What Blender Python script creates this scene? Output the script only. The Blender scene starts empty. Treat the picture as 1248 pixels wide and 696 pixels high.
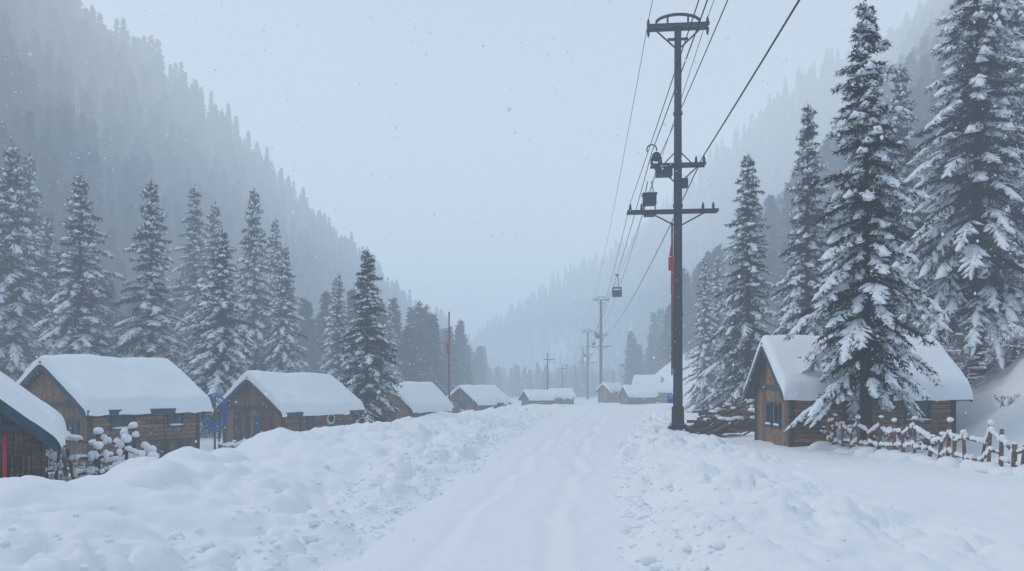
import bpy, math, random
import numpy as np
from mathutils import Vector, Matrix
random.seed(3)
scene=bpy.context.scene
scene.view_settings.view_transform='Standard'
scene.view_settings.look='None'
scene.view_settings.exposure=0

# ------------------------------------------------------------------ helpers
def new_mat(name):
    m=bpy.data.materials.new(name); m.use_nodes=True
    nt=m.node_tree; b=nt.nodes['Principled BSDF']
    return m,nt,b
def simple(name,col,rough=.7,metal=0.0,var=.25,scale=6.0,spec=.3):
    m,nt,b=new_mat(name)
    tc=nt.nodes.new('ShaderNodeTexCoord'); n=nt.nodes.new('ShaderNodeTexNoise')
    n.inputs['Scale'].default_value=scale; n.inputs['Detail'].default_value=5
    nt.links.new(tc.outputs['Object'],n.inputs['Vector'])
    r=nt.nodes.new('ShaderNodeValToRGB')
    r.color_ramp.elements[0].position=.3; r.color_ramp.elements[1].position=.7
    r.color_ramp.elements[0].color=tuple(c*(1-var) for c in col)+(1,)
    r.color_ramp.elements[1].color=tuple(min(1,c*(1+var)) for c in col)+(1,)
    nt.links.new(n.outputs['Fac'],r.inputs['Fac']); nt.links.new(r.outputs['Color'],b.inputs['Base Color'])
    b.inputs['Roughness'].default_value=rough; b.inputs['Metallic'].default_value=metal
    b.inputs['Specular IOR Level'].default_value=spec
    return m
def snow_mat(name,bump=.3,scale=9.0,base=(.87,.91,.95)):
    m,nt,b=new_mat(name)
    tc=nt.nodes.new('ShaderNodeTexCoord')
    n=nt.nodes.new('ShaderNodeTexNoise'); n.inputs['Scale'].default_value=scale; n.inputs['Detail'].default_value=8
    n.inputs['Roughness'].default_value=.6
    nt.links.new(tc.outputs['Object'],n.inputs['Vector'])
    bp=nt.nodes.new('ShaderNodeBump'); bp.inputs['Strength'].default_value=bump; bp.inputs['Distance'].default_value=.06
    nt.links.new(n.outputs['Fac'],bp.inputs['Height']); nt.links.new(bp.outputs['Normal'],b.inputs['Normal'])
    b.inputs['Base Color'].default_value=base+(1,)
    b.inputs['Roughness'].default_value=.75; b.inputs['Specular IOR Level'].default_value=.15
    return m
def wood_mat(name,c1,c2,c3):
    m,nt,b=new_mat(name)
    geo=nt.nodes.new('ShaderNodeNewGeometry')
    r=nt.nodes.new('ShaderNodeValToRGB'); e=r.color_ramp.elements
    e[0].color=c1+(1,); e[1].color=c3+(1,); x=e.new(.5); x.color=c2+(1,)
    nt.links.new(geo.outputs['Random Per Island'],r.inputs['Fac'])
    tc=nt.nodes.new('ShaderNodeTexCoord'); mp=nt.nodes.new('ShaderNodeMapping')
    mp.inputs['Scale'].default_value=(3,3,18)
    nt.links.new(tc.outputs['Object'],mp.inputs['Vector'])
    n=nt.nodes.new('ShaderNodeTexNoise'); n.inputs['Scale'].default_value=1.6; n.inputs['Detail'].default_value=7
    nt.links.new(mp.outputs['Vector'],n.inputs['Vector'])
    mr=nt.nodes.new('ShaderNodeMapRange'); mr.inputs[1].default_value=.3; mr.inputs[2].default_value=.7
    mr.inputs[3].default_value=.45; mr.inputs[4].default_value=1.4
    nt.links.new(n.outputs['Fac'],mr.inputs[0])
    mx=nt.nodes.new('ShaderNodeVectorMath'); mx.operation='SCALE'
    nt.links.new(r.outputs['Color'],mx.inputs[0]); nt.links.new(mr.outputs[0],mx.inputs['Scale'])
    n3=nt.nodes.new('ShaderNodeTexNoise'); n3.inputs['Scale'].default_value=2.3; n3.inputs['Detail'].default_value=9; n3.inputs['Roughness'].default_value=.75
    nt.links.new(tc.outputs['Object'],n3.inputs['Vector'])
    m3=nt.nodes.new('ShaderNodeMapRange'); m3.inputs[1].default_value=.58; m3.inputs[2].default_value=.76; m3.inputs[4].default_value=.4
    nt.links.new(n3.outputs['Fac'],m3.inputs[0])
    mm=nt.nodes.new('ShaderNodeMix'); mm.data_type='RGBA'; mm.inputs[7].default_value=(.6,.64,.68,1)
    nt.links.new(m3.outputs[0],mm.inputs[0]); nt.links.new(mx.outputs[0],mm.inputs[6])
    nt.links.new(mm.outputs[2],b.inputs['Base Color'])
    b.inputs['Roughness'].default_value=.8; b.inputs['Specular IOR Level'].default_value=.2
    bp=nt.nodes.new('ShaderNodeBump'); bp.inputs['Strength'].default_value=.4; bp.inputs['Distance'].default_value=.02
    nt.links.new(n.outputs['Fac'],bp.inputs['Height']); nt.links.new(bp.outputs['Normal'],b.inputs['Normal'])
    return m
def link(o,parent=None):
    scene.collection.objects.link(o)
    if parent is not None: o.parent=parent
    return o
def empty(name,loc=(0,0,0),rz=0):
    e=bpy.data.objects.new(name,None); e.location=loc; e.rotation_euler=(0,0,rz); e.empty_display_size=.3
    return link(e)
def np_mesh(name,V,F,mats,fmat=None,smooth=False):
    me=bpy.data.meshes.new(name)
    V=np.asarray(V,dtype=np.float32)
    me.vertices.add(len(V)); me.vertices.foreach_set('co',V.ravel())
    loops=np.concatenate([f.ravel() for f in F]).astype(np.int32)
    tot=np.concatenate([np.full(len(f),f.shape[1]) for f in F]).astype(np.int32)
    st=np.concatenate([[0],np.cumsum(tot)[:-1]]).astype(np.int32)
    me.loops.add(len(loops)); me.loops.foreach_set('vertex_index',loops)
    me.polygons.add(len(tot)); me.polygons.foreach_set('loop_start',st)
    if fmat is not None: me.polygons.foreach_set('material_index',np.asarray(fmat,dtype=np.int32))
    me.polygons.foreach_set('use_smooth',np.full(len(tot),bool(smooth)))
    for m in mats: me.materials.append(m)
    me.update(calc_edges=True); me.validate()
    return me
class Geo:
    def __init__(s): s.v=[]; s.f=[]
    def add(s,vs,fs):
        o=len(s.v); s.v+= [tuple(v) for v in vs]; s.f+=[[i+o for i in f] for f in fs]
    def box(s,c,sz,M=None):
        x,y,z=c; a,b,d=sz[0]/2,sz[1]/2,sz[2]/2
        vs=[Vector((x+i*a,y+j*b,z+k*d)) for i in(-1,1) for j in(-1,1) for k in(-1,1)]
        if M: vs=[M@v for v in vs]
        s.add(vs,[(0,1,3,2),(4,6,7,5),(0,4,5,1),(2,3,7,6),(0,2,6,4),(1,5,7,3)])
    def prism(s,poly,axis,a,b):
        n=len(poly); vs=[]
        for q in (a,b):
            for p in poly: vs.append((q,p[0],p[1]) if axis=='x' else (p[0],q,p[1]))
        fs=[tuple(range(n)),tuple(range(2*n-1,n-1,-1))]
        for i in range(n): j=(i+1)%n; fs.append((i,i+n,j+n,j))
        s.add(vs,fs)
    def tube(s,p0,p1,r0,r1=None,n=8,cap=True):
        if r1 is None: r1=r0
        p0=Vector(p0);p1=Vector(p1); d=(p1-p0).normalized()
        u=d.orthogonal().normalized(); w=d.cross(u)
        vs=[]
        for p,r in((p0,r0),(p1,r1)):
            for i in range(n):
                a=2*math.pi*i/n; vs.append(p+u*math.cos(a)*r+w*math.sin(a)*r)
        fs=[(i,(i+1)%n,n+(i+1)%n,n+i) for i in range(n)]
        if cap: fs+= [tuple(range(n-1,-1,-1)),tuple(range(n,2*n))]
        s.add(vs,fs)
    def path(s,pts,r,n=6):
        for a,b in zip(pts[:-1],pts[1:]): s.tube(a,b,r,r,n)
    def blob(s,c,rx,ry,rz,seed=0,n=8,m=6,amp=.2):
        rg=random.Random(seed); vs=[]
        for j in range(m+1):
            th=math.pi*j/m
            for i in range(n):
                a=2*math.pi*i/n; k=1+rg.uniform(-amp,amp)
                vs.append((c[0]+rx*k*math.sin(th)*math.cos(a),c[1]+ry*k*math.sin(th)*math.sin(a),c[2]+rz*k*math.cos(th)))
        fs=[(j*n+i,(j+1)*n+i,(j+1)*n+(i+1)%n,j*n+(i+1)%n) for j in range(m) for i in range(n)]
        s.add(vs,fs)
    def obj(s,name,mat,parent=None,smooth=False,bevel=0):
        me=bpy.data.meshes.new(name); me.from_pydata(s.v,[],s.f); me.materials.append(mat)
        if smooth:
            for p in me.polygons: p.use_smooth=True
        me.update()
        o=bpy.data.objects.new(name,me); link(o,parent)
        if bevel:
            b=o.modifiers.new('bev','BEVEL'); b.width=bevel; b.segments=1
        return o

# ------------------------------------------------------------------ noise
def hsh(xi,yi,s):
    n=(xi*374761393+yi*668265263+s*1274126177)&0xffffffff
    n=((n^(n>>13))*1274126177)&0xffffffff
    n=((n^(n>>16))*668265263)&0xffffffff
    return (n^(n>>15))/4294967296.0
def vn(x,y,s=0):
    x0=np.floor(x);y0=np.floor(y);fx=x-x0;fy=y-y0
    xi=x0.astype(np.int64);yi=y0.astype(np.int64)
    u=fx*fx*fx*(fx*(fx*6-15)+10);v=fy*fy*fy*(fy*(fy*6-15)+10)
    a=hsh(xi,yi,s);b=hsh(xi+1,yi,s);c=hsh(xi,yi+1,s);d=hsh(xi+1,yi+1,s)
    return (a*(1-u)+b*u)*(1-v)+(c*(1-u)+d*u)*v*1.0
def fbm(x,y,s=0,o=4):
    r=0;a=.5;t=0
    for i in range(o):
        r=r+a*vn(x*2**i+i*17.3,y*2**i-i*9.1,s+i); t+=a; a*=.5
    return r/t*2-1
def clods(x,y,cell,s):
    x=x/cell;y=y/cell
    xi=np.floor(x).astype(np.int64);yi=np.floor(y).astype(np.int64)
    best=np.zeros_like(x)
    for i in(-1,0,1):
        for j in(-1,0,1):
            cx=xi+i;cy=yi+j
            px=cx+hsh(cx,cy,s);py=cy+hsh(cx,cy,s+1);r=.3+.6*hsh(cx,cy,s+2)
            d2=((x-px)**2+(y-py)**2)/(r*r)
            best=np.maximum(best,np.sqrt(np.clip(1-d2,0,1))*r)
    return best
def sm(t): t=np.clip(t,0,1); return t*t*(3-2*t)
I=np.interp
def road(y):
    rc=I(y,[-100,-20,0,9,23,44,99,150,300],[-12,-3,-.9,-.35,1.15,4.2,12.8,18,26])
    rw=I(y,[-100,0,9,23,44,99,150],[1.6,1.6,1.8,2.05,3.1,5.4,5.4])
    w=(vn(y*.7,y*0,5)-.5)*.5
    return rc-rw+w,rc+rw+(vn(y*.7+31,y*0,8)-.5)*.5
def footL(y): return I(y,[0,100,150,200,300,400,450,520,600],[-50,-50,-47,-42,-30,-8,0,10,20])
def crestL(y): return I(y,[0,180,200,240,300,340,400,450,520,700],[-125,-125,-125,-108,-77,-56,-30,-14,-6,0]),I(y,[0,180,200,240,300,340,400,450,520,700],[103,103,103,96,65,42,23,9,6,5])
def footR(y): return I(y,[0,17,30,45,70,100,130,170,280,400,440,480,520,560],[13,13.4,15.2,22,30,30,19,26,55,35,20,-20,-60,-90])
def crestR(y): return I(y,[0,280,330,400,440,480,520,560,700],[157,157,130,96,76,40,-2,-21,-40]),I(y,[0,280,330,400,440,480,520,560,700],[140,140,137,110,92,75,50,28,20])
def H(x,y,detail=True):
    x=np.asarray(x,dtype=float);y=np.asarray(y,dtype=float)
    el,er=road(y)
    cx=I(y,[0,33,44,99,160],[-6.3,-6.4,-5,3.2,10]); ch=I(y,[-20,20,33,44,99,150],[.70,.70,.57,.42,.2,.1])
    ch=ch*(1+.5*fbm(y*.35,y*0+3,41,2))
    fl=I(y,[0,60,100,140],[-.75,-.8,-.4,0])
    cxx=np.minimum(cx,el-.8)
    tl=(el-x)/(el-cxx)
    zl=ch*sm(tl)**.9
    dl=np.clip((cxx-x)/4.0,0,1)
    zl=np.where(tl>1,ch+(fl-ch)*sm(dl),zl)
    tr=(x-er)/1.7
    hb=I(y,[0,60,110],[.45,.35,.1])
    zr=hb*sm(tr)-(hb-.22)*sm((tr-1.2)/1.6)
    z=np.where(x<el,zl,np.where(x>er,zr,0.0))
    lumpL=sm(tl*6)*(1-sm((cxx-x-1)/4))
    lumpR=sm(tr*3)*(1-sm((x-er-3.4)/2.2))
    lump=np.where(x<el,lumpL,np.where(x>er,lumpR,0))
    if detail:
        near=(1-sm((y-70)/60))
        big=np.where(x<el,.30,.15)
        rough=sm((vn(x*.45,y*.45,91)-.25)*1.8)
        # rougher rubble close to the road edge, softer wind-smoothed mounds on top
        edge=np.where(x<el,1.15-.75*sm((tl-.35)/.6),1.0)
        z=z+lump*near*(big*clods(x+.35*fbm(x,y,3,2),y+.35*fbm(x+9,y,4,2),1.3,11)+edge*.24*clods(x+.15*fbm(x*2,y*2,5,2),y,.5,21)*(.2+rough)+edge*.11*clods(x,y,.2,31)*(.2+rough)+.22*fbm(x*.9,y*.9,7,4)+.03*fbm(x*4,y*4,13,3)-.14)
        z=z+.022*fbm(x*1.4,y*1.4,51,4)+.007*fbm(x*6,y*6,55,3)
        mid=(el+er)/2; onr=(x>el)*(x<er)
        for o in(-.8,.75):
            z=z-.045*np.exp(-((x-mid-o+.15*fbm(y*.3,y*0,57,2))/.17)**2)*onr
            z=z+.024*np.exp(-((x-mid-o-.33+.15*fbm(y*.3,y*0,57,2))/.11)**2)*onr
        z=z+onr*(.016*fbm((x-mid)*5,y*.6,59,3)+.03*clods(x,y,.35,63)*sm((vn(x*.8,y*.5,65)-.55)*8))
        off=(1-lump)*np.where((x<el)|(x>er),1,0)
        z=z+off*.12*fbm(x*.45,y*.45,61,4)+off*(x>er)*near*.05*clods(x,y,.6,33)*sm((vn(x*.4,y*.4,95)-.5)*6)
    fL=footL(y);cL,hL=crestL(y);t=(fL-x)/(fL-cL)
    g=np.where(t<1,np.clip(t,0,1)**1.12,1-.0*(t-1))
    nz=fbm(x*.02,y*.02,71,4)
    ml=hL*g+np.clip(t,0,1.5)*nz*9*np.clip(hL/60,0,1)+np.clip(t*8,0,1)*.6*fbm(x*.25,y*.25,73,3)
    fR=footR(y);cR,hR=crestR(y);t2=(x-fR)/(cR-fR)
    g2=np.where(t2<1,np.clip(t2,0,1)**1.1,1)
    mr=hR*g2+np.clip(t2,0,1.5)*nz*9+np.clip(t2*10,0,1)*.5*fbm(x*.3+9,y*.3,75,3)
    z=z+np.maximum(np.where(t>0,ml,0),np.where(t2>0,mr,0))
    return z
def hz(x,y): return float(H(np.array([x]),np.array([y]))[0])

# ------------------------------------------------------------------ materials
M_snow=snow_mat('packed_snow',.35,5)
M_rsnow=snow_mat('roof_snow',.25,7)
M_tsnow=snow_mat('branch_snow',.0,9,(.83,.88,.93))
M_wood=wood_mat('cabin_wood',(.20,.115,.07),(.31,.185,.115),(.13,.08,.06))
M_wood2=wood_mat('grey_wood',(.085,.065,.055),(.14,.105,.085),(.06,.048,.044))
M_trim=simple('teal_trim_paint',(.03,.07,.10),.6,var=.3)
M_dark=simple('near_black',(.02,.022,.026),.6)  # near-black tone shared by inner walls, pole collars, insulators and plaque centre
M_metal=simple('weathered_steel',(.035,.045,.06),.55,.4,var=.35)
M_cable=simple('cable_steel',(.03,.035,.04),.5,.3)
M_red=simple('red_paint',(.38,.025,.035),.6)
M_rust=simple('rust_red_pipe',(.26,.06,.04),.7)
M_blue=simple('blue_plastic',(.02,.14,.45),.5)
M_white=simple('white_paint',(.75,.76,.78),.5,var=.05)
M_cloth=simple('patterned_cloth',(.24,.04,.07),.9,var=.8,scale=14)
M_cloth2=simple('blue_cloth',(.05,.09,.2),.9,var=.7,scale=14)
m,nt,b=new_mat('window_glass'); b.inputs['Base Color'].default_value=(.03,.05,.06,1); b.inputs['Roughness'].default_value=.12
nn=nt.nodes.new('ShaderNodeTexNoise'); nn.inputs['Scale'].default_value=2; bb=nt.nodes.new('ShaderNodeBump'); bb.inputs['Strength'].default_value=.05
nt.links.new(nn.outputs['Fac'],bb.inputs['Height']); nt.links.new(bb.outputs['Normal'],b.inputs['Normal']); M_glass=m
M_bark=simple('bark',(.05,.04,.037),.9,var=.5,scale=12)
M_need=simple('spruce_needles',(.015,.028,.033),.8,var=.45,scale=1.5,spec=.1)
M_twig=simple('reddish_twigs',(.13,.06,.06),.9,var=.4)
# snowflake: lets light through like ice crystals
m=bpy.data.materials.new('snowflake'); m.use_nodes=True; nt=m.node_tree; nt.nodes.clear()
o_=nt.nodes.new('ShaderNodeOutputMaterial'); d_=nt.nodes.new('ShaderNodeBsdfDiffuse'); t_=nt.nodes.new('ShaderNodeBsdfTranslucent'); x_=nt.nodes.new('ShaderNodeMixShader')
d_.inputs[0].default_value=(.95,.97,1,1); t_.inputs[0].default_value=(.95,.97,1,1)
nt.links.new(d_.outputs[0],x_.inputs[1]); nt.links.new(t_.outputs[0],x_.inputs[2]); nt.links.new(x_.outputs[0],o_.inputs[0]); M_flake=m
m,nt,b=new_mat('snow_ground')
tc=nt.nodes.new('ShaderNodeTexCoord')
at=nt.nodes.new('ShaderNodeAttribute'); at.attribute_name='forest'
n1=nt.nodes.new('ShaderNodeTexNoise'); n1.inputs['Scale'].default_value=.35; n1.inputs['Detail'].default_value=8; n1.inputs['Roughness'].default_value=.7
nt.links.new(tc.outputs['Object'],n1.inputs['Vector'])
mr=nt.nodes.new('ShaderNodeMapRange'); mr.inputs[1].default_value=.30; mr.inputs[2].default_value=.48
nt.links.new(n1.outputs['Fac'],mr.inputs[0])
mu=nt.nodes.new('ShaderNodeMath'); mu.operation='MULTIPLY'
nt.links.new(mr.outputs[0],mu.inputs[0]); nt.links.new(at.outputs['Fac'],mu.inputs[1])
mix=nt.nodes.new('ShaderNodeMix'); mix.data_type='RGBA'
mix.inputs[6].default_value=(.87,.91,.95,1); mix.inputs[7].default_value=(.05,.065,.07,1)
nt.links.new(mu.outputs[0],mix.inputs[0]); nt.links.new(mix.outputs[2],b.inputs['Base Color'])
n2=nt.nodes.new('ShaderNodeTexNoise'); n2.inputs['Scale'].default_value=6; n2.inputs['Detail'].default_value=10; n2.inputs['Roughness'].default_value=.62
nt.links.new(tc.outputs['Object'],n2.inputs['Vector'])
bp=nt.nodes.new('ShaderNodeBump'); bp.inputs['Strength'].default_value=.5; bp.inputs['Distance'].default_value=.05
nt.links.new(n2.outputs['Fac'],bp.inputs['Height']); nt.links.new(bp.outputs['Normal'],b.inputs['Normal'])
b.inputs['Roughness'].default_value=.75; b.inputs['Specular IOR Level'].default_value=.15
M_ground=m

# ------------------------------------------------------------------ terrain
def grow(start,step,rate,end,mx=14):
    r=[];p=start;s=step
    while p<end: r.append(p); s=min(s*(1+rate),mx); p+=s
    r.append(end); return np.array(r)
xs=np.concatenate([-grow(9,.06,.035,480)[::-1],np.arange(-8.94,9.94,.06),grow(10,.06,.035,480)])
ys=[-110.0]
while ys[-1]<3: ys.append(ys[-1]+(2.5 if ys[-1]<-20 else .5 if ys[-1]<-1 else .12))
while ys[-1]<900:
    y=ys[-1]; ys.append(y+max(.05,min(12,.0085*y if y<110 else .02*y)))
ys=np.array(ys)
X,Y=np.meshgrid(xs,ys)
Z=H(X,Y)
nx,ny=len(xs),len(ys)
V=np.stack([X.ravel(),Y.ravel(),Z.ravel()],1)
ii=np.arange(nx*ny).reshape(ny,nx)
F=np.stack([ii[:-1,:-1].ravel(),ii[:-1,1:].ravel(),ii[1:,1:].ravel(),ii[1:,:-1].ravel()],1)
me=np_mesh('snow_ground',V,[F],[M_ground],smooth=True)
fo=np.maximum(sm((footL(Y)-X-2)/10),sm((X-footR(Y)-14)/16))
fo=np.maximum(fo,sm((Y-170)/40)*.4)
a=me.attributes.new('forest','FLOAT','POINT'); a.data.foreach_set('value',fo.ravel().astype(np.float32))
link(bpy.data.objects.new('snow_ground',me))

rng=np.random.default_rng(5)
import bmesh
bm=bmesh.new(); bmesh.ops.create_icosphere(bm,subdivisions=2,radius=1)
bv=np.array([v.co[:] for v in bm.verts]); bf=np.array([[v.index for v in f.verts] for f in bm.faces]); bm.free()
Vs=[];Fs=[];N=3200;cnt=0
for k in range(N):
    y=4+ (60*rng.random()**1.7)
    el,er=road(np.array([y])); el=float(el[0]);er=float(er[0])
    if rng.random()<.55: x=el-abs(rng.normal(.2,1.0))
    else: x=er+abs(rng.normal(.2,.8))
    r=rng.uniform(.012,.045)*(1+ (rng.random()<.10)*1.2)
    z=hz(x,y)
    sc_=1+.45*(fbm(bv[:,0]*1.3+k,bv[:,1]*1.3+bv[:,2],k%50,2))
    d=bv*sc_[:,None]*np.array([rng.uniform(.9,1.5),rng.uniform(.8,1.2),.7])*r
    Vs.append(d+np.array([x,y,z+r*.1])); Fs.append(bf+cnt); cnt+=len(bv)
me=np_mesh('snow_clods',np.concatenate(Vs),[np.concatenate(Fs)],[M_snow],smooth=True)
link(bpy.data.objects.new('snow_clods',me))

# ------------------------------------------------------------------ conifers
def conifer(name,Ht,R,seed,lev=.32,nbr=7,tws=.17,K=10,nlen=.2,nwid=.024,snowp=.8,snw=.05,zb=.1,stems=True,tipw=1.9,droop=0):
    rg=np.random.default_rng(seed)
    S=[];E=[];SN=[];WM=[];st=[]
    z=Ht*zb
    azf=rg.uniform(.78,1.2,8)
    while z<Ht*.985:
        f=(z-Ht*zb)/(Ht*(1-zb))
        mr_=R*(1-f)**.85*(.74+.26*min(1,f*7))+.10
        mr_*=rg.uniform(.86,1.12)
        n=max(4,int(round(nbr*(1-.35*f)))); a0=rg.uniform(0,6.28)
        for b_ in range(n):
            az=a0+6.2832*b_/n+rg.normal(0,.25)
            l=mr_*rg.uniform(.55,1.18)*azf[int(az/6.2832*8)%8]
            zz=z+rg.uniform(-.5,.5)*lev
            up=-.14-droop+.68*f+rg.normal(0,.08); dr=.44-.12*f+rg.normal(0,.07)
            d=np.array([math.cos(az),math.sin(az),0]);sd=np.array([-d[1],d[0],0])
            def P(t): return d*l*t+np.array([0,0,zz+l*(up*t-dr*t*t)])
            load=rg.random()<snowp
            st.append((P(0),P(.5),.022*Ht/14*(1-f)+.006)); st.append((P(.5),P(.95),.012))
            nt_=max(1,int(l*.78/tws))
            for i in range(nt_):
                t=.18+.82*(i+rg.random()*.6)/nt_
                tg=d+np.array([0,0,up-2*dr*t])
                for sgn in(-1,1):
                    ln=(.30*l*(1.05-t*.75)+.5*tws+.04)*rg.uniform(.65,1.2)
                    dd=tg*.75+sd*sgn*rg.uniform(.6,1.0)+np.array([0,0,-rg.uniform(.05,.4)])
                    dd/=np.linalg.norm(dd); p=P(t)
                    S.append(p);E.append(p+dd*ln);SN.append(load and rg.random()<.85 and t>.36);WM.append(rg.uniform(.7,1.4))
            S.append(P(.72));E.append(P(1)+(P(1)-P(.72))*.35);SN.append(load);WM.append(tipw)
            S.append(P(.4));E.append(P(.74));SN.append(load and rg.random()<.6);WM.append(tipw*1.1)
            S.append(P(.05));E.append(P(.4));SN.append(False);WM.append(1)
        z+=lev*(1-.35*f)
    S.append(np.array([0,0,Ht*.96]));E.append(np.array([0,0,Ht]));SN.append(False);WM.append(1)
    S=np.array(S);E=np.array(E);SN=np.array(SN);WM=np.array(WM);n=len(S);D=E-S;L=np.linalg.norm(D,axis=1,keepdims=True);Dn=D/L
    Vv=[];c=0
    u=rg.random((n,K,1))**.8; o=S[:,None]+D[:,None]*u
    dr_=Dn[:,None]*.75+rg.normal(0,.5,(n,K,3)); dr_[...,2]-=rg.uniform(.0,.8,(n,K)); dr_/=np.linalg.norm(dr_,axis=2,keepdims=True)
    w=np.cross(dr_,rg.normal(0,1,(n,K,3))); w/=np.linalg.norm(w,axis=2,keepdims=True)+1e-6
    ln=nlen*rg.uniform(.6,1.3,(n,K,1)); ww=nwid*rg.uniform(.7,1.4,(n,K,1))
    tri=np.stack([o-w*ww,o+w*ww,o+dr_*ln],2).reshape(-1,3)
    Vv.append(tri);F3=np.arange(len(tri)).reshape(-1,3);c+=len(tri);m3=np.full(len(F3),1)
    Sx=S[SN];Dx=D[SN];ns=len(Sx);wm=WM[SN][:,None]
    lat=np.cross(Dx,np.array([0,0,1.]));lat/=np.linalg.norm(lat,axis=1,keepdims=True)+1e-6
    secs=[]
    for uu,wf,hf in((.02,.5,.5),(.35,1.1,1.0),(.75,1.15,.9),(1.08,.25,.2)):
        cen=Sx+Dx*uu+rg.normal(0,snw*.2,(ns,3)); k=rg.uniform(.5,1.5,(ns,1))*snw*wm
        lt=cen-lat*k*wf-np.array([0,0,1])*k*.45*wf; rt=cen+lat*k*wf-np.array([0,0,1])*k*.45*wf
        tp=cen+np.array([0,0,1])*k*hf*.75+lat*rg.normal(0,.3,(ns,1))*k
        secs.append(np.stack([lt,tp,rt],1))
    sv=np.stack(secs,1).reshape(-1,3)
    base=(np.arange(ns)*12)[:,None]
    q=[]
    for s_ in range(3):
        for h_ in range(2):
            a_=s_*3+h_; q.append(base+np.array([[a_,a_+1,a_+4,a_+3]]))
        a_=s_*3; q.append(base+np.array([[a_+2,a_,a_+3,a_+5]]))
    Fq=np.concatenate(q)+c; Vv.append(sv); c+=len(sv); mq=np.full(len(Fq),2)
    g=Geo(); rb=.0125*Ht+.02; pz=[-1.0,0,.3*Ht,.6*Ht,.85*Ht,Ht*.985]; pr=[rb*1.3,rb*1.1,rb*.75,rb*.45,rb*.2,.015]
    for i in range(5): g.tube((0,0,pz[i]),(0,0,pz[i+1]),pr[i],pr[i+1],9,False)
    if stems:
        for (p,q_,r) in st: g.tube(p,q_,r,r*.6,3,False)
    gf=np.array(g.f)+c; Vv.append(np.array([tuple(v) for v in g.v])); mg=np.zeros(len(gf))
    sm_=np.concatenate([np.zeros(len(F3)),np.ones(len(Fq)),np.ones(len(gf))]).astype(bool)
    me=np_mesh(name,np.concatenate(Vv),[F3,Fq,gf],[M_bark,M_need,M_tsnow],np.concatenate([m3,mq,mg]))
    me.polygons.foreach_set('use_smooth',sm_[:len(me.polygons)])
    return me
hi=[conifer('spruce_a',15,2.25,1,lev=.34,nbr=8,snw=.072,snowp=.76,zb=.17,droop=.06),conifer('spruce_b',15,2.15,2,lev=.36,nbr=7,snowp=.75,snw=.068),conifer('spruce_c',17,3.2,3,lev=.36,nbr=9,tws=.19,zb=.17,snowp=.68,snw=.075,droop=.14,tipw=2.2),
    conifer('spruce_d',11,1.9,4,lev=.30,snowp=.58,snw=.05),conifer('spruce_e',14,2.8,5,lev=.36,nbr=8,snowp=.88,snw=.072,zb=.06,droop=.05),conifer('spruce_f',14,2.5,6,lev=.38,nbr=7,snowp=.85,snw=.072,zb=.06),
    conifer('spruce_g',15,2.4,7,lev=.36,nbr=7,snowp=.7,snw=.065,droop=.03)]
hh=[15,15,17,11,14,14,15]
def tree(x,y,top,var,rz=0,wide=1.0,base=None):
    zb=hz(x,y)-.1 if base is None else base
    o=bpy.data.objects.new('pine_tree',hi[var]); s=(top-zb)/hh[var]
    o.location=(x,y,zb); o.scale=(s*wide,s*wide,s); o.rotation_euler=(0,0,rz); link(o)
# right side
tree(11.3,23.6,14.7,0,.5,.95)
tree(18.9,30,21.5,2,1.1,.95)
tree(15.2,38,17.0,1,2.0,.9)
tree(13.4,42,15.7,6,3.0,1.0)
tree(17.0,65,14.0,5,4,.85)
tree(23.6,45,22,6,5,.9)
tree(20.5,52,17,1,.3,.9)
tree(27.5,40,24,2,2.3,.75)
tree(20.8,75,16,4,2.9,.8)
tree(31,52,24,6,1.3,.9)
# left side
tree(-28,48,16.3,4,.2,1.05)
tree(-24.4,50,16.4,5,1.4,1.05)
tree(-33.8,50,19,4,3.4,.95)
tree(-18.4,47,12.6,4,4.0,1.05)
tree(-21.6,62,19.2,5,5.0,.85)
tree(-18.4,60,14,4,.9,.9)
tree(-30,70,21.6,6,2.5,.9)
tree(-26.5,66,18.9,5,.1,.85)
tree(-23.7,74,19.6,4,1.9,.7)
tree(-15.5,66,12.6,5,2.2,.9)
tree(-8.9,45.5,10.8,3,.7,1.1)
tree(-40.5,62,22,5,.7,.85)
tree(-18.7,78,14,4,3.9,.8)
tree(-14,85,12.5,5,1.2,.8)
tree(-36.5,58,16,5,2.2,.9)
tree(-20.5,49,9.0,5,2.7,1.1)

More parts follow.
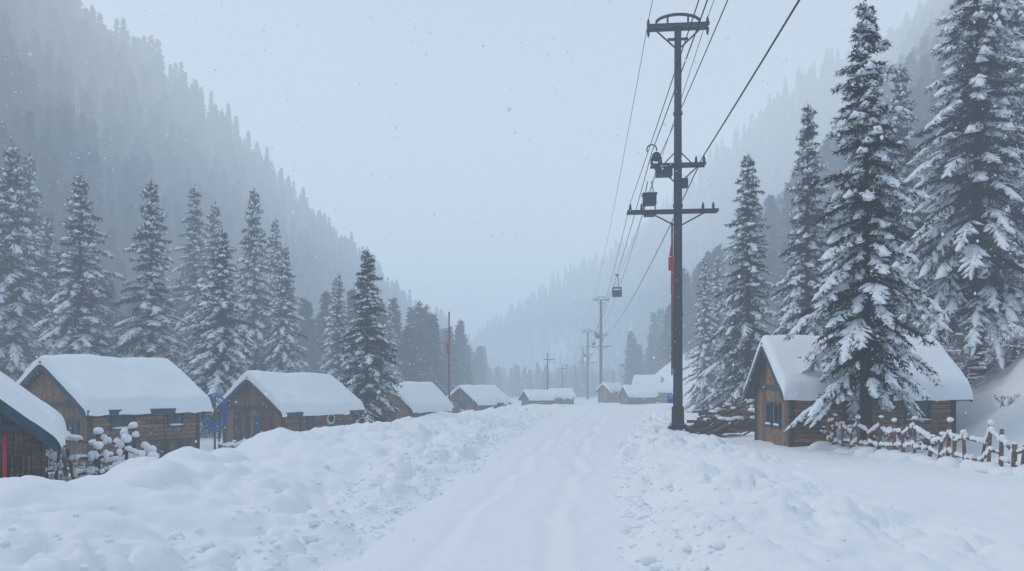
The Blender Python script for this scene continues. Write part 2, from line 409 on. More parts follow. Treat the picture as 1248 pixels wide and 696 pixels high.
lo=[conifer('distant_spruce_a',13,2.1,11,lev=.6,nbr=6,tws=.5,K=5,nlen=.55,nwid=.09,snowp=.28,snw=.07,stems=False,tipw=1.1),
    conifer('distant_spruce_b',13,1.8,12,lev=.6,nbr=6,tws=.5,K=5,nlen=.5,nwid=.09,snowp=.16,snw=.07,stems=False,tipw=1.1),
    conifer('distant_spruce_c',13,2.4,13,lev=.65,nbr=6,tws=.5,K=5,nlen=.6,nwid=.1,snowp=.33,snw=.07,stems=False,tipw=1.1)]
coll=bpy.data.collections.new('distant_spruce_models')
for i,me in enumerate(lo): coll.objects.link(bpy.data.objects.new('distant_spruce_%s'%'abc'[i],me))
def instancer(name,P,S):
    me=bpy.data.meshes.new(name); me.vertices.add(len(P)); me.vertices.foreach_set('co',P.astype(np.float32).ravel())
    r=np.random.default_rng(9)
    for nm,ty,val in(('scl','FLOAT',S.astype(np.float32)),('rotz','FLOAT',r.uniform(0,6.28,len(P)).astype(np.float32)),('pick','INT',r.integers(0,3,len(P)).astype(np.int32))):
        a=me.attributes.new(nm,ty,'POINT'); a.data.foreach_set('value',val)
    o=link(bpy.data.objects.new(name,me))
    ng=bpy.data.node_groups.new(name+'_nodes','GeometryNodeTree')
    ng.interface.new_socket('Geometry',in_out='INPUT',socket_type='NodeSocketGeometry')
    ng.interface.new_socket('Geometry',in_out='OUTPUT',socket_type='NodeSocketGeometry')
    N_=ng.nodes; gi=N_.new('NodeGroupInput');go=N_.new('NodeGroupOutput')
    iop=N_.new('GeometryNodeInstanceOnPoints'); ci=N_.new('GeometryNodeCollectionInfo')
    ci.inputs['Collection'].default_value=coll; ci.inputs['Separate Children'].default_value=True; ci.inputs['Reset Children'].default_value=True
    def na(nm,ty):
        q=N_.new('GeometryNodeInputNamedAttribute'); q.data_type=ty; q.inputs['Name'].default_value=nm; return q.outputs['Attribute']
    cx=N_.new('ShaderNodeCombineXYZ')
    L=ng.links.new
    L(gi.outputs[0],iop.inputs['Points']); L(ci.outputs[0],iop.inputs['Instance']); iop.inputs['Pick Instance'].default_value=True
    L(na('pick','INT'),iop.inputs['Instance Index']); L(na('rotz','FLOAT'),cx.inputs['Z']); L(cx.outputs[0],iop.inputs['Rotation'])
    L(na('scl','FLOAT'),iop.inputs['Scale']); L(iop.outputs[0],go.inputs[0])
    md=o.modifiers.new('forest','NODES'); md.node_group=ng
r=np.random.default_rng(77)
n=70000
px=r.uniform(-200,220,n);py=r.uniform(45,640,n)
L1=px<footL(py)-1; R1=px>footR(py)+np.where(py<60,6,np.where(py<160,9,1))
floor_=(py>230)&~L1&~R1
side=(py>88)&(px<I(py,[88,130,165,230],[-14,-8,-8,-8]))&~L1
side2=(px<-36)&(py>56)
infr=np.abs(px/py)<.85
keep=(L1|R1|floor_|side|side2)&infr
dens=np.where(py<330,.8,.5)*np.where(floor_,.22,1)*np.where(R1,.8,1)
cl,_=crestL(py);cr,_=crestR(py)
keep&=(px>cl-22)&(px<cr+22)
keep&=r.random(n)<dens
px=px[keep];py=py[keep]
cellmap={};ok=[]
for k in range(len(px)):
    key=(int(px[k]//2.8),int(py[k]//3.0))
    if key in cellmap: continue
    cellmap[key]=1; ok.append(k)
px=px[ok];py=py[ok]
pz=H(px,py,False)-.3
sc=r.uniform(.5,1.2,len(px))
sc=np.where((py>230)&(px>footL(py)-1)&(px<footR(py)),sc*.75,sc)
instancer('distant_pine_forest',np.stack([px,py,pz],1),sc)
print('forest trees',len(px))

# ------------------------------------------------------------------ cabins
def roof_snow(L,W,ze,rise,ov,th,seed,parent,ovx=.35):
    na_,nb=46,44
    x0,x1=-ovx-.05,L+ovx+.05; e=ov+.06
    def cl(n):
        t=np.linspace(-1,1,n); return np.sign(t)*(1-(1-np.abs(t))**1.7)
    sx=(cl(na_)+1)/2; sy=cl(nb)
    Xg,Tg=np.meshgrid(x0+(x1-x0)*sx,sy)
    half=W/2+e
    y=W/2+Tg*half
    sl=rise/(W/2)
    dist=np.abs(Tg)*half
    rz=ze+rise-sl*(np.sqrt(dist**2+.03)-.05)
    dx=np.minimum(Xg-x0,x1-Xg);dy=half-dist
    rr=.17
    def ed(d): q=np.clip(d/rr,0,1); return np.sqrt(np.clip(1-(1-q)**2,0,1))
    nz=fbm(Xg*.8+seed*7,y*.8,seed,4)
    h=(th*(1+.3*nz))*ed(dx)*ed(dy)
    wav=.10*fbm(Xg*1.3+seed,Xg*0,seed+3,3)
    Zt=rz+.07+h-.1*(1-ed(dy))
    yo=y+np.sign(Tg)*wav*(np.abs(Tg)>.8)
    V=np.stack([Xg.ravel(),yo.ravel(),Zt.ravel()],1)
    V2=V.copy(); V2[:,2]=(rz+.045-.12*(1-ed(dy))-.05*(1+fbm(Xg*2.5,y*2.5,seed+9,2))*(1-ed(dy))).ravel()
    ii=np.arange(na_*nb).reshape(nb,na_)
    F=np.stack([ii[:-1,:-1].ravel(),ii[:-1,1:].ravel(),ii[1:,1:].ravel(),ii[1:,:-1].ravel()],1)
    off=na_*nb
    rim=np.concatenate([ii[0,:],ii[1:,-1],ii[-1,-2::-1],ii[-2:0:-1,0]])
    rn=np.roll(rim,-1)
    Fr=np.stack([rim,rim+off,rn+off,rn],1)
    me=np_mesh('roof_snow',np.concatenate([V,V2]),[F,Fr],[M_rsnow],smooth=True)
    link(bpy.data.objects.new('roof_snow',me),parent)
def cabin(x,y,zb,theta,L,W,wh,rise,seed,th=.3,wins=(),gdoor=None,gwin=None,wood=None,gtrim=True,stilts=False):
    wood=wood or M_wood
    rg=random.Random(seed)
    P=empty('wooden_cabin',(x,y,zb),math.radians(theta))
    g=Geo(); bh=.17; t=.06; z=0.0
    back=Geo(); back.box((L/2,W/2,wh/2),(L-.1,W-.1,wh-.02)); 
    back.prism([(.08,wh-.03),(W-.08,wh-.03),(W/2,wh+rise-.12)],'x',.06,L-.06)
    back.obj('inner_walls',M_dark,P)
    z=-.6
    while z<wh-.01:
        h=min(bh-.02,wh-z)
        for (yy) in(0,W):
            xx=0
            while xx<L-.01:
                seg=min(L-xx,rg.uniform(1.4,2.8)); 
                if L-xx-seg<.5: seg=L-xx
                g.box((xx+seg/2,yy,z+h/2),(seg-.008,t+rg.uniform(-.012,.012),h)); xx+=seg
        z+=bh
    for xx in(0,L):
        yb=0.03
        while yb<W-.04:
            bw=min(.19,W-.03-yb)
            def top(q): return wh+rise*(1-abs(q-W/2)/(W/2))-.03
            d=t/2+rg.uniform(-.006,.006)
            if yb<W/2<yb+bw-.01:
                poly=[(yb,-.6),(yb+bw-.015,-.6),(yb+bw-.015,top(yb+bw)),(W/2,top(W/2)),(yb,top(yb))]
            else: poly=[(yb,-.6),(yb+bw-.015,-.6),(yb+bw-.015,top(yb+bw)),(yb,top(yb))]
            g.prism(poly,'x',xx-d,xx+d); yb+=bw
    g.obj('board_walls',wood,P)
    c=Geo()
    for xx in(0,L):
        for yy in(0,W): c.box((xx,yy,wh/2-.3),(.16,.16,wh+.58))
    for xx in np.linspace(0,L,4)[1:-1]: c.box((xx,-.045,wh/2-.3),(.1,.05,wh+.55))
    c.box((L/2,-.05,.12),(L,.06,.16)); 
    c.obj('posts',M_wood2,P,bevel=.01)
    tr=Geo(); tr.box((-.05,W/2,wh-.02),(.07,W,.15)); tr.box((L+.05,W/2,wh-.02),(.07,W,.15))
    tr.box((L/2,-.06,wh-.08),(L,.07,.14))
    ov=.42;ovx=.38;sl=rise/(W/2)
    def rzz(q): return wh+rise-sl*abs(q-W/2)
    d=Geo()
    for s in(-1,1):
        ye=W/2+s*(W/2+ov)
        poly=[(ye,rzz(ye)),(W/2,rzz(W/2)),(W/2,rzz(W/2)+.07),(ye,rzz(ye)+.07)]
        d.prism(poly,'x',-ovx,L+ovx)
        for xx in(-ovx-.025,L+ovx+.025):
            poly=[(ye,rzz(ye)-.2),(W/2,rzz(W/2)-.2),(W/2,rzz(W/2)+.085),(ye,rzz(ye)+.085)]
            tr.prism(poly,'x',xx-.022,xx+.022)
        tr.box((L/2,ye+s*.02,rzz(ye)-.04),(L+2*ovx,.04,.22))
        nraf=int(L/.6)
        for i in range(nraf+1):
            xx=.05+(L-.1)*i/nraf
            poly=[(ye-s*.03,rzz(ye)-.1),(W/2+s*W/2,rzz(0)-.1),(W/2+s*W/2,rzz(0)-.004),(ye-s*.03,rzz(ye)-.004)]
            d.prism(poly,'x',xx-.035,xx+.035)
    d.obj('roof_deck',M_wood2,P); tr.obj('painted_fascia',M_trim,P)
    roof_snow(L,W,wh,rise,ov,th,seed,P,ovx)
    fr=Geo();gl=Geo();sn=Geo()
    def win(cx,cz,w,h,side):
        if side=='y':
            gl.box((cx,-.045,cz),(w,.02,h))
            for a in(-1,1):
                fr.box((cx+a*w/2,-.07,cz),(.07,.07,h+.14)); fr.box((cx,-.072,cz+a*h/2),(w-.07,.07,.07))
            fr.box((cx,-.065,cz),(.04,.03,h-.07)); fr.box((cx,-.0655,cz+.1*h),(w-.07,.025,.03))
            sn.blob((cx,-.12,cz-h/2+.07),w*.55,.06,.045,seed,10,6,.12)
        else:
            gl.box((-.045,cx,cz),(.02,w,h))
            for a in(-1,1):
                fr.box((-.07,cx+a*w/2,cz),(.07,.07,h+.14)); fr.box((-.072,cx,cz+a*h/2),(.07,w-.07,.07))
            fr.box((-.065,cx,cz),(.03,.04,h-.07))
            sn.blob((-.12,cx,cz-h/2+.07),.06,w*.55,.045,seed,10,6,.12)
    for w_ in wins: win(*w_,'y')
    if gwin:
        for w_ in gwin: win(*w_,'x')
    if wins or gwin:
        gl.obj('window_panes',M_glass,P); fr.obj('window_frames',M_trim,P); sn.obj('sill_snow',M_rsnow,P,True)
    if gdoor is not None:
        dd=Geo(); 
        for i in range(5): dd.box((-.05,gdoor-.36+.18*i,.95),(.05,.17,1.85))
        dd.obj('door',M_wood2,P)
        df=Geo(); df.box((-.07,gdoor-.5,.98),(.07,.09,2.0)); df.box((-.07,gdoor+.5,.98),(.07,.09,2.0)); df.box((-.073,gdoor,1.98),(.07,1.09,.09))
        df.box((-.09,gdoor+.3,.95),(.03,.03,.14))
        df.obj('door_frame',M_trim,P)
    return P
c0=cabin(-10.5,16.3,-.75,120,4.2,4.0,2.15,1.75,1,.34,gwin=[(1.0,1.3,.7,.7)],wood=M_wood2)
c1=cabin(-16.0,28.0,-.8,63,4.9,4.8,2.45,1.6,2,.40,wins=[(1.35,1.75,1.0,.6),(3.75,1.75,.7,.55)],gdoor=2.3,gwin=[(.95,1.4,.7,.7)])
c2=cabin(-11.47,37,-.9,60,5.2,4.3,2.2,1.5,3,.38,wins=[(1.6,1.35,.9,.9)],gdoor=3.0,gwin=[(1.2,1.3,.8,.8)])
c3=cabin(-7.16,52,-.9,65,5.1,3.2,2.0,1.4,4,.34,wins=[(2.2,1.2,.9,.7)],gwin=[(1.6,1.2,.8,.8)])
c4=cabin(-3.67,75,-.7,60,6.0,3.4,1.8,1.35,5,.32,wins=[(1.6,1.1,.8,.7),(4,1.1,.8,.7)],gwin=[(1.6,1.2,.8,.8)])
c5=cabin(2.6,106,-.2,25,3.6,2.6,1.3,.9,6,.3,wins=[(1.7,.8,.8,.5)])
c6=cabin(6.4,114,-.2,15,3.2,3.0,1.4,1.0,7,.32,wins=[(1.7,.8,.8,.5)])
c7=cabin(17.8,112,.1,15,4.2,3.2,1.4,1.2,8,.35,wins=[(2.2,.8,.8,.5)])
c8=cabin(20.9,126,1.9,-20,4,3.0,1.5,1.1,9,.35,wins=[(1.7,.8,.8,.5)])
c10=cabin(16.9,128,.3,40,3.2,2.6,1.9,1.0,12,.35,wins=[(1.5,.9,.6,.5)])
c11=cabin(21.2,114,.9,5,3.4,2.6,1.3,.9,13,.35,wins=[(1.5,.8,.6,.5)])
c9=cabin(9.7,25.7,.12,-2,5.5,4.0,2.2,1.6,10,.38,wins=[(2.3,1.35,.8,.7),(4.3,1.35,.8,.7)],gwin=[(1.25,1.15,.55,.8),(2.2,1.15,.55,.8)])
g=Geo()
for i in range(9): g.box((2.7+.21*i,-.08,.35),(.19,.04,1.1))
g.obj('storage_boards',M_wood2,c1)
g=Geo(); g.tube((3.3,-.05,1.55),(3.3,-.10,1.55),.30,.30,24); g.obj('round_plaque',M_white,c2)
g=Geo(); g.tube((3.3,-.09,1.55),(3.3,-.12,1.55),.20,.20,20); g.obj('plaque_centre',M_dark,c2)
g=Geo(); g.tube((-.6,.1,1.75),(-.6,4.0,1.8),.025); 
for yy in(.1,2.0,4.0): g.tube((-.6,yy,-.3),(-.6,yy,1.85),.045,.04)
g.obj('porch_rail',M_wood2,c2)
def cloth(x,y0,y1,z0,z1,mat,par,name):
    g=Geo();n=12;vs=[];fs=[]
    for j in range(5):
        for i in range(n+1):
            u=i/n; vs.append((x+.05*math.sin(u*14+j*.4),y0+(y1-y0)*u,z1+(z0-z1)*j/4))
    for j in range(4):
        for i in range(n): a=j*(n+1)+i; fs.append((a,a+1,a+n+2,a+n+1))
    g.add(vs,fs); g.obj(name,mat,par,True)
cloth(-.6,.25,.8,.3,1.74,M_cloth,c2,'hung_cloth'); cloth(-.6,.95,1.5,.6,1.75,M_cloth2,c2,'hung_blue_cloth')
g=Geo(); g.tube((-.25,.55,1.0),(-.25,.55,1.95),.04,.04,8); g.obj('red_banner',M_red,c0)
g=Geo()
for i in range(6): g.tube((-.3,.1+.12*i,-.2),(-.05,.12+.1*i,1.5+.1*(i%3)),.035,.03,6)
g.obj('leaning_poles',M_wood2,c0)

# ------------------------------------------------------------------ fences
def fence(name,pts,ph,rails,seed,snow=.09,mat=M_wood2,sp=.9,twist=.12,snowrail=True,cap=.075,foot=0,snp=.8):
    rg=random.Random(seed); P=empty(name,(pts[0][0],pts[0][1],0)); ox,oy=pts[0]
    pg=Geo();rgo=Geo();sg=Geo(); prev=None
    for (a,b) in zip(pts[:-1],pts[1:]):
        d=math.dist(a,b);n=max(1,int(d/sp))
        for i in range(n):
            u=(i+rg.uniform(-.2,.2))/n; x=a[0]+(b[0]-a[0])*u;y=a[1]+(b[1]-a[1])*u;z=hz(x,y)
            x-=ox;y-=oy; h=ph*rg.uniform(.65,1.15); tx=rg.uniform(-twist,twist);ty=rg.uniform(-twist,twist)
            pr=.05*rg.uniform(.8,1.35)
            pg.tube((x,y,z-.3),(x+tx,y+ty,z+h),pr,pr*.85,7)
            if rg.random()<.75: sg.blob((x+tx,y+ty,z+h+.02),cap*rg.uniform(.7,1.1),cap,cap*rg.uniform(.4,.9),rg.randint(0,999),8,5,.15)
            if foot: sg.blob((x+rg.uniform(-.2,.2),y+rg.uniform(-.2,.1),z),foot*rg.uniform(.7,1.5),foot*rg.uniform(.7,1.3),foot*rg.uniform(.4,.9),rg.randint(0,999),14,9,.06)
            cur=(x,y,z,tx,ty,h)
            if prev:
                for k in range(rails):
                    f=(k+.8)/(rails+.2)
                    A=Vector((prev[0]+prev[3]*f,prev[1]+prev[4]*f,prev[2]+prev[5]*f*.95)); B=Vector((x+tx*f,y+ty*f,z+h*f*.95))
                    A.z+=rg.uniform(-.1,.1);B.z+=rg.uniform(-.1,.1)
                    rgo.tube(A,B,.04,.03,6)
                    if snowrail:
                        m_=6
                        for q in range(m_):
                            if rg.random()<snp:
                                p=A.lerp(B,(q+.5)/m_); L_=(B-A).length/m_
                                sg.blob((p.x,p.y,p.z+.05),L_*.85,max(.05,L_*.6),snow*rg.uniform(.6,1.3),rg.randint(0,999),8,5,.12)
            prev=cur
    pg.obj('fence_posts',mat,P,False); rgo.obj('fence_rails',mat,P); sg.obj('fence_snow',M_rsnow,P,True)
    return P
M_post=wood_mat('fence_wood',(.15,.085,.065),(.20,.12,.085),(.10,.06,.05))
fence('wooden_fence',[(10.4,24.4),(11.5,20.5),(11.9,17.2),(12.5,14),(13.2,9)],1.05,2,5,.08,M_post,.34,.15,True,.09,.30,.85)
fence('wooden_fence',[(-14.6,19.6),(-12.2,19.8),(-9.5,20.4)],1.5,3,6,.10,M_wood2,.50,.3,True,.15,.35,.7)
fence('wooden_fence',[(-14.0,20.9),(-12.0,21.1),(-9.8,21.8)],1.75,3,16,.12,M_wood2,.55,.35,True,.16,.35,.7)
fence('wooden_fence',[(-12.8,32.5),(-11.4,33.2),(-10.0,33.4)],.9,2,7,.09,M_wood2,.5,.2,True,.1,.25)
fence('wooden_fence',[(-8.6,50),(-6.6,50.5)],.9,2,8,.06,M_wood2,.6,.2)

# ------------------------------------------------------------------ bare shrubs
def shrub(x,y,h,seed,spread=.6,snowy=.35,n=16,mat=M_twig):
    rg=random.Random(seed); P=empty('bare_shrub',(x,y,hz(x,y)-.05)); g=Geo();s=Geo()
    def br(p,d,l,r,dep):
        q=p+d*l; g.tube(p,q,r,r*.65,4,False)
        if rg.random()<snowy and abs(d.z)<.85: 
            mid=(p+q)/2; s.blob((mid.x,mid.y,mid.z+.02),l*.35,l*.25,.035,rg.randint(0,999),6,4,.2)
        if dep==0: return
        for k in range(3):
            nd=(d+Vector((rg.uniform(-1,1),rg.uniform(-1,1),rg.uniform(-.3,.6)))*.6).normalized()
            br(q if k else p.lerp(q,.6),nd,l*.72,r*.6,dep-1)
    for i in range(n):
        a=rg.uniform(0,6.28); d=Vector((math.cos(a)*spread,math.sin(a)*spread,1)).normalized()
        br(Vector((rg.uniform(-.15,.15),rg.uniform(-.15,.15),0)),d,h*.38*rg.uniform(.7,1.2),.014,3)
    g.obj('twigs',mat,P); s.obj('twig_snow',M_tsnow,P,True)
shrub(17.3,29.0,3.0,1,.8,.15,26); shrub(18.1,31.5,3.0,2,.7,.15,26); shrub(11.3,24.6,1.0,3,1.2,.6,12,M_wood2); shrub(12.1,23.0,1.0,4,1.3,.6,12,M_wood2)
shrub(-13.9,20.6,1.4,5,1.3,.5,14,M_wood2); shrub(-12.3,20.5,1.3,6,1.3,.5,14,M_wood2); shrub(-10.6,21.2,1.3,7,1.2,.5,12,M_wood2)
shrub(16.6,24.8,.5,8,.9,.2,6); shrub(19.0,28.4,1.8,9,.8,.2,14)

# ------------------------------------------------------------------ firewood pile
P=empty('firewood_pile',(9.4,32.6,hz(9.4,32.6))); g=Geo();s=Geo();rg=random.Random(4)
for i in range(70):
    u=rg.random(); h=rg.random()*1.35*(1-abs(u-.6)*.9)
    a=rg.uniform(-.35,.35); c=Vector((-1.4+2.8*u,rg.uniform(-.4,.4),.15+h)); L_=rg.uniform(.8,1.9)
    d=Vector((math.cos(a),rg.uniform(-.5,.5),rg.uniform(-.35,.75))).normalized()*L_/2
    g.tube(c-d,c+d,rg.uniform(.035,.07),None,7)
g.obj('logs',M_post,P)
for i in range(20):
    u=rg.random(); s.blob((-1.4+2.9*u,rg.uniform(-.45,.3),.5+rg.random()*1.0*(1-abs(u-.6)*1.1)),.26*rg.uniform(.5,1.3),.22,.075,i,10,6,.15)
s.obj('pile_snow',M_rsnow,P,True)

# ------------------------------------------------------------------ coiled blue hose on a stand
P=empty('coiled_hose',(-13.3,33.0,hz(-13.3,33))); g=Geo()
for k in range(7):
    R_=.42+.06*k; c=Vector((.03*math.sin(k*2),.02*k,2.0)); pts=[]
    for i in range(29):
        a=2*math.pi*i/28; pts.append(c+Vector((R_*.62*math.cos(a),.25*math.cos(a)+.04*math.sin(a*3+k),R_*1.1*math.sin(a))))
    g.path(pts,.022,6)
g.obj('hose_loops',M_blue,P,True)
g=Geo(); g.tube((0,.1,-.2),(0,.1,2.7),.05,.04); g.tube((-.3,.1,2.3),(.3,.1,2.3),.03,.03); g.obj('stand',M_wood2,P)

# ------------------------------------------------------------------ flagpole
P=empty('flagpole',(-5.1,60,hz(-5.1,60))); g=Geo(); g.tube((0,0,-.3),(0,0,8.9),.085,.06,10); g.blob((0,0,8.95),.09,.09,.09,1,8,6,.02)
g.obj('pole',M_rust,P,True)
cl=Geo(); vs=[(-.02,0,6.6),(-.28,.05,6.4),(-.22,.0,5.7),(-.02,0,5.5)]; cl.add(vs,[(0,1,2,3)]); cl.obj('flag',M_red,P)

# ------------------------------------------------------------------ utility poles / lift cable
def pole(x,y,top,full=True,ang=0.0,thick=1.0):
    z0=hz(x,y); P=empty('utility_pole',(x,y,z0),ang); T=top-z0
    g=Geo(); g.tube((0,0,-.4),(0,0,T*.55),.215*thick,.185*thick,14); g.tube((0,0,T*.55),(0,0,T),.185*thick,.15*thick,14)
    for q in(.0,.28,.55,.78): g.tube((0,0,T*q+.02),(0,0,T*q+.14),.245-.05*q,.245-.05*q,14)
    g.obj('shaft',M_metal,P,False)
    b=Geo(); b.tube((0,0,0),(0,0,1.0),.29,.27,12); b.box((0,0,.06),(.8,.8,.12))
    for i in(-1,1):
        for j in(-1,1): b.tube((i*.3,j*.3,.1),(i*.3,j*.3,.26),.03,.03,6)
    b.obj('base_collar',M_dark,P,bevel=.01)
    a=Geo()
    a.box((0,-.2,T),(2.7,.14,.13)); a.box((0,.2,T),(2.7,.14,.13)); a.box((0,0,T-.55),(.9,.1,.1))
    for s in(-1,1):
        a.tube((s*1.1,-.1,T-.05),(s*.1,0,T-.95),.04,.04,6)
        for q in(.45,.9,1.25): a.box((s*q,0,T+.02),(.09,.5,.09))
    pts=[Vector((-.95+1.9*i/12,0,T+.28+.28*math.sin(math.pi*i/12)**.6)) for i in range(13)]
    a.path(pts,.07,8)
    for s in(-1,1): a.tube((s*.95,0,T+.28),(s*.95,0,T),.05,.05,6); a.box((s*.45,0,T+.25),(.08,.08,.5))
    zm=T*.655; a.box((0,-.2,zm),(2.4,.12,.12)); a.box((0,.17,zm),(2.4,.1,.1))
    for s in(-1,1): a.tube((s*.95,-.1,zm),(s*.12,0,zm-.75),.035,.035,6); a.tube((s*.7,0,zm),(s*.12,0,zm+.6),.03,.03,6)
    zl=T*.54; a.box((-.25,-.2,zl),(4.0,.12,.13)); a.box((-.25,.17,zl),(4.0,.1,.1))
    for s in(-1,1): a.tube((s*1.3,-.1,zl),(s*.15,0,zl-.6),.035,.035,6)
    a.obj('cross_arms',M_metal,P,bevel=.008)
    ins=Geo()
    def insul(px,pz,up=1):
        for k in range(4): ins.tube((px,0,pz+up*(.05+.07*k)),(px,0,pz+up*(.09+.07*k)),.085-.008*k,.06-.006*k,10)
        ins.tube((px,0,pz),(px,0,pz+up*.36),.025,.025,6)
    for px_ in(-1.3,1.3): insul(px_,T+.06)
    for px_ in(-1.15,-.75,.8,1.15): insul(px_,zm+.05)
    for px_ in(-2.1,-1.6,1.1,1.55): insul(px_,zl+.05)
    for px_ in(-1.3,1.3): insul(px_,T-.06,-1)
    ins.obj('insulators',M_dark,P,True)
    e=Geo(); e.box((-.62,-.05,zm-.32),(.72,.42,.34)); e.box((-.62,-.05,zm-.12),(.8,.5,.05))
    e.tube((-.95,-.1,zm+.42),(-.95,.1,zm+.42),.20,.20,16); e.tube((-.95,-.16,zm+.42),(-.95,.16,zm+.42),.06,.06,8)
    e.tube((-.95,0,zm+.42),(-.75,0,zm+.0),.04,.04,6)
    pts=[Vector((-1.15+.22*math.cos(a_),0,zm+.75+.22*math.sin(a_))) for a_ in np.linspace(-.3,3.6,9)]; e.path(pts,.035,6)
    cx=-1.25; 
    e.box((cx,0,zl+.55),(.58,.5,.44)); e.box((cx,0,zl+.80),(.66,.58,.05)); e.box((cx,0,zl-.06),(.5,.4,.22))
    for s in(-1,1):
        e.tube((cx+s*.2,0,zl+.8),(cx+s*.08,0,zl+1.4),.025,.025,6); e.tube((cx+s*.25,0,zl+.0),(cx+s*.25,0,zl+.4),.03,.03,6)
    e.box((.28,-.02,zm-.8),(.3,.3,.4))
    e.obj('lift_equipment',M_metal,P,bevel=.012)
    sg=Geo(); sg.blob((-.62,-.05,zm-.07),.36,.22,.06,2,10,6,.1); sg.blob((cx,0,zl+.86),.3,.26,.05,3,10,6,.1); sg.blob((0,0,T+.09),1.2,.2,.05,5,16,6,.15)
    sg.obj('pole_snow',M_rsnow,P,True)
    if full:
        r_=Geo(); r_.tube((-.26,-.05,2.7),(-.26,-.05,9.2),.045,.045,8); r_.tube((-.25,.07,2.4),(-.25,.07,6.0),.035,.035,8); r_.obj('red_conduit',M_rust,P,True)
        r2=Geo(); r2.box((-.30,-.16,7.35),(.26,.12,.6)); r2.box((-.26,-.19,6.45),(.14,.08,.9)); r2.tube((-.36,-.15,7.7),(-.30,-.15,8.2),.05,.03,6)
        r2.obj('red_signal_box',M_red,P,bevel=.015)
        s2=Geo(); s2.box((-.34,-.1,1.35),(.26,.04,.4)); s2.obj('blue_plate',M_blue,P,bevel=.01)
        s3=Geo(); s3.box((-.34,-.125,1.48),(.18,.006,.04)); s3.box((-.34,-.125,1.38),(.18,.006,.025)); s3.obj('plate_stripes',M_white,P)
    return P,T,z0
poles=[(-1.5,-67,18.6),(7.4,33,18.4),(16.0,133,18.4),(17.6,172,15.8),(22.5,235,15.8),(26,300,16)]
for i,(x,y,t) in enumerate(poles): pole(x,y,t,i==1,-math.atan2(8.8,100),1.0 if i<2 else 1.4)
cu=bpy.data.curves.new('overhead_cables','CURVE'); cu.dimensions='3D'; cu.bevel_depth=.018; cu.bevel_resolution=2
def wire(off,fz,sag,thick=1.0):
    for (a,b) in zip(poles[:-1],poles[1:]):
        za=hz(a[0],a[1]);zb_=hz(b[0],b[1]); A=Vector((a[0]+off,a[1],za+(a[2]-za)*fz)); B=Vector((b[0]+off,b[1],zb_+(b[2]-zb_)*fz))
        sp=cu.splines.new('POLY'); n=28; sp.points.add(n); sg_=sag*((b[1]-a[1])/100)**2
        for i in range(n+1):
            u=i/n; p=A.lerp(B,u); p.z-=4*sg_*u*(1-u); sp.points[i].co=(p.x,p.y,p.z,1); sp.points[i].radius=thick
wire(-1.3,1.02,1.2,.8);wire(1.3,1.02,1.3,.9)
wire(-1.15,.69,1.4,1.1);wire(1.15,.68,1.2,1.6);wire(-.75,.685,1.8,.9)
wire(-2.1,.565,1.3,.7)
cu.materials.append(M_cable); link(bpy.data.objects.new('overhead_cables',cu))
def carrier(x,y,z):
    P=empty('cable_lift_carrier',(x,y,z)); g=Geo()
    g.tube((-.15,0,.02),(.15,0,.02),.06,.06,8); g.path([Vector((0,0,0)),Vector((.12,0,-.3)),Vector((.12,0,-.8)),Vector((0,0,-1.0))],.035,6)
    g.box((0,0,-1.05),(.75,.6,.07)); g.box((0,0,-1.75),(.75,.6,.08)); g.box((0,0,-1.48),(.72,.57,.46))
    for i in(-1,1):
        for j in(-1,1): g.tube((i*.34,j*.27,-1.05),(i*.34,j*.27,-1.75),.03,.03,6)
    g.obj('carrier_frame',M_metal,P,bevel=.01)
    s=Geo(); s.blob((0,0,-1.0),.34,.28,.05,1,10,6,.1); s.obj('carrier_snow',M_rsnow,P,True)
def on(off,fz,sag,y):
    a,b=poles[1],poles[2]; u=(y-a[1])/(b[1]-a[1]); za=hz(a[0],a[1]);zb_=hz(b[0],b[1])
    z=(za+(a[2]-za)*fz)*(1-u)+(zb_+(b[2]-zb_)*fz)*u-4*sag*u*(1-u); return (a[0]+(b[0]-a[0])*u+off,y,z)
carrier(*on(-1.15,.69,1.4,61)); carrier(*on(-1.15,.69,1.4,112))
P=empty('wooden_pole',(5.3,110,hz(5.3,110))); g=Geo(); g.tube((0,0,-.3),(0,0,7.6),.11,.08,8); g.box((.2,0,6.6),(1.6,.12,.12)); g.obj('pole',M_wood2,P)
P=empty('wooden_pole',(9.5,140,hz(9.5,140))); g=Geo(); g.tube((0,0,-.3),(0,0,6.8),.11,.08,8); g.box((0,0,6.2),(1.6,.12,.12)); g.obj('pole',M_wood2,P)
cu2=bpy.data.curves.new('street_wire','CURVE'); cu2.dimensions='3D'; cu2.bevel_depth=.02
for A,B,sg_ in(((5.4,110,6.6),(16,133,6.8),.7),((9.5,140,6.2),(16,133,7.5),.5)):
    sp=cu2.splines.new('POLY'); sp.points.add(16)
    for i in range(17):
        u=i/16; p=Vector(A).lerp(Vector(B),u); p.z-=4*sg_*u*(1-u); sp.points[i].co=(p.x,p.y,p.z,1)
cu2.materials.append(M_cable); link(bpy.data.objects.new('street_wire',cu2))

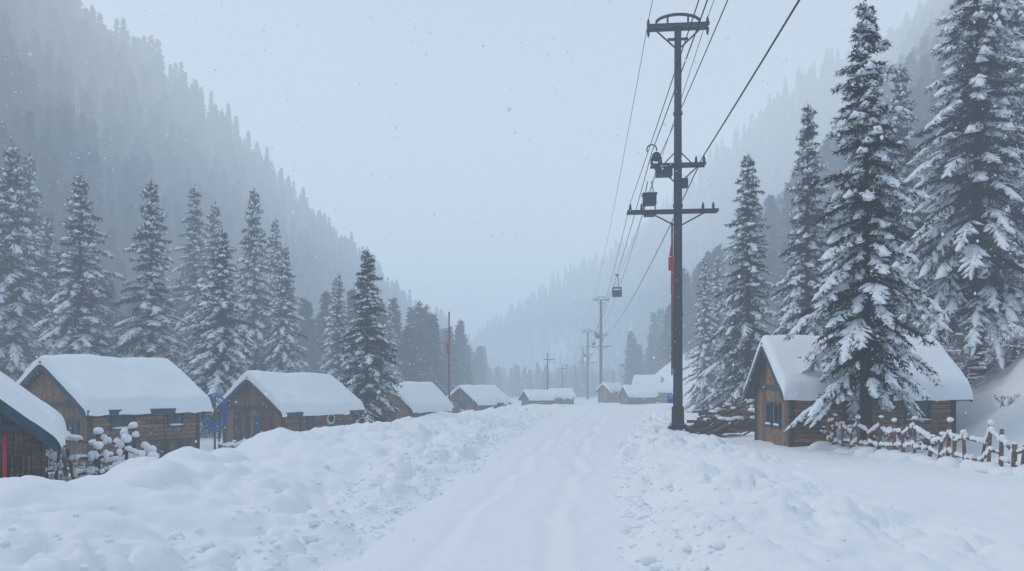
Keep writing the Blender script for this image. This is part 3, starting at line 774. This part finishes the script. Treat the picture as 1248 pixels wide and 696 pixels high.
# ------------------------------------------------------------------ falling snow (real flakes throughout the valley)
rr=np.random.default_rng(8); n=46000
fx=rr.uniform(-60,60,n); fy=rr.uniform(-25,80,n); fz_=H(fx,fy,False)+rr.uniform(.1,26,n)
kp=(fx**2+fy**2+(fz_-2.2)**2)>6.5**2; fx=fx[kp];fy=fy[kp];fz_=fz_[kp];n=len(fx)
oc=np.array([[1,0,0],[-1,0,0],[0,1,0],[0,-1,0],[0,0,1.3],[0,0,-1.3]],float); of=np.array([[0,2,4],[2,1,4],[1,3,4],[3,0,4],[2,0,5],[1,2,5],[3,1,5],[0,3,5]])
rad=rr.uniform(.009,.024,n)
V=(np.stack([fx,fy,fz_],1)[:,None]+oc[None]*rad[:,None,None]).reshape(-1,3); F=(of[None]+np.arange(n)[:,None,None]*6).reshape(-1,3)
me=np_mesh('falling_snow',V,[F],[M_flake]); link(bpy.data.objects.new('falling_snow',me))

# ------------------------------------------------------------------ snow-haze volume (absorbing, homogeneous; its own emission stands in for scattered daylight)
def haze(name,z0,z1,sig,col):
    g=Geo(); g.box((0,400,(z0+z1)/2),(1100,1100,z1-z0))
    m=bpy.data.materials.new(name); m.use_nodes=True; nt=m.node_tree; nt.nodes.clear()
    out=nt.nodes.new('ShaderNodeOutputMaterial'); ab=nt.nodes.new('ShaderNodeVolumeAbsorption'); em=nt.nodes.new('ShaderNodeEmission'); ad=nt.nodes.new('ShaderNodeAddShader')
    ab.inputs['Color'].default_value=(0,0,0,1); ab.inputs['Density'].default_value=sig
    em.inputs['Color'].default_value=col+(1,); em.inputs['Strength'].default_value=sig
    nt.links.new(ab.outputs[0],ad.inputs[0]); nt.links.new(em.outputs[0],ad.inputs[1]); nt.links.new(ad.outputs[0],out.inputs['Volume'])
    g.obj(name,m)
haze('glowing_valley_haze',-30,45,.0047,(.44,.57,.73))
haze('glowing_cloud_haze',45.2,190,.0052,(.72,.84,.95))

# ------------------------------------------------------------------ light
w=bpy.data.worlds.new('World'); scene.world=w; w.use_nodes=True
nt=w.node_tree; bg=nt.nodes['Background']; sky=nt.nodes.new('ShaderNodeTexSky'); sky.sky_type='NISHITA'; sky.sun_disc=False
el=math.radians(44); d=Vector((-.75,.1,0)).normalized()
sky.sun_elevation=el; sky.sun_rotation=math.atan2(d.x,d.y); sky.air_density=1; sky.dust_density=4
nt.links.new(sky.outputs[0],bg.inputs[0]); bg.inputs[1].default_value=.15
dirv=Vector((d.x*math.cos(el),d.y*math.cos(el),math.sin(el)))
s=bpy.data.lights.new('sun','SUN'); s.energy=1.5; s.angle=math.radians(12); s.color=(1,.97,.93)
so=link(bpy.data.objects.new('sun',s)); so.rotation_euler=dirv.to_track_quat('Z','Y').to_euler(); so.location=(0,0,60)

# ------------------------------------------------------------------ camera
c=bpy.data.cameras.new('camera'); co=link(bpy.data.objects.new('camera',c)); co.location=(0,0,2.2); co.rotation_euler=(math.pi/2,0,0)
c.lens=26; c.sensor_width=36; c.shift_y=.102; c.clip_end=3000; c.clip_start=.05
scene.camera=co
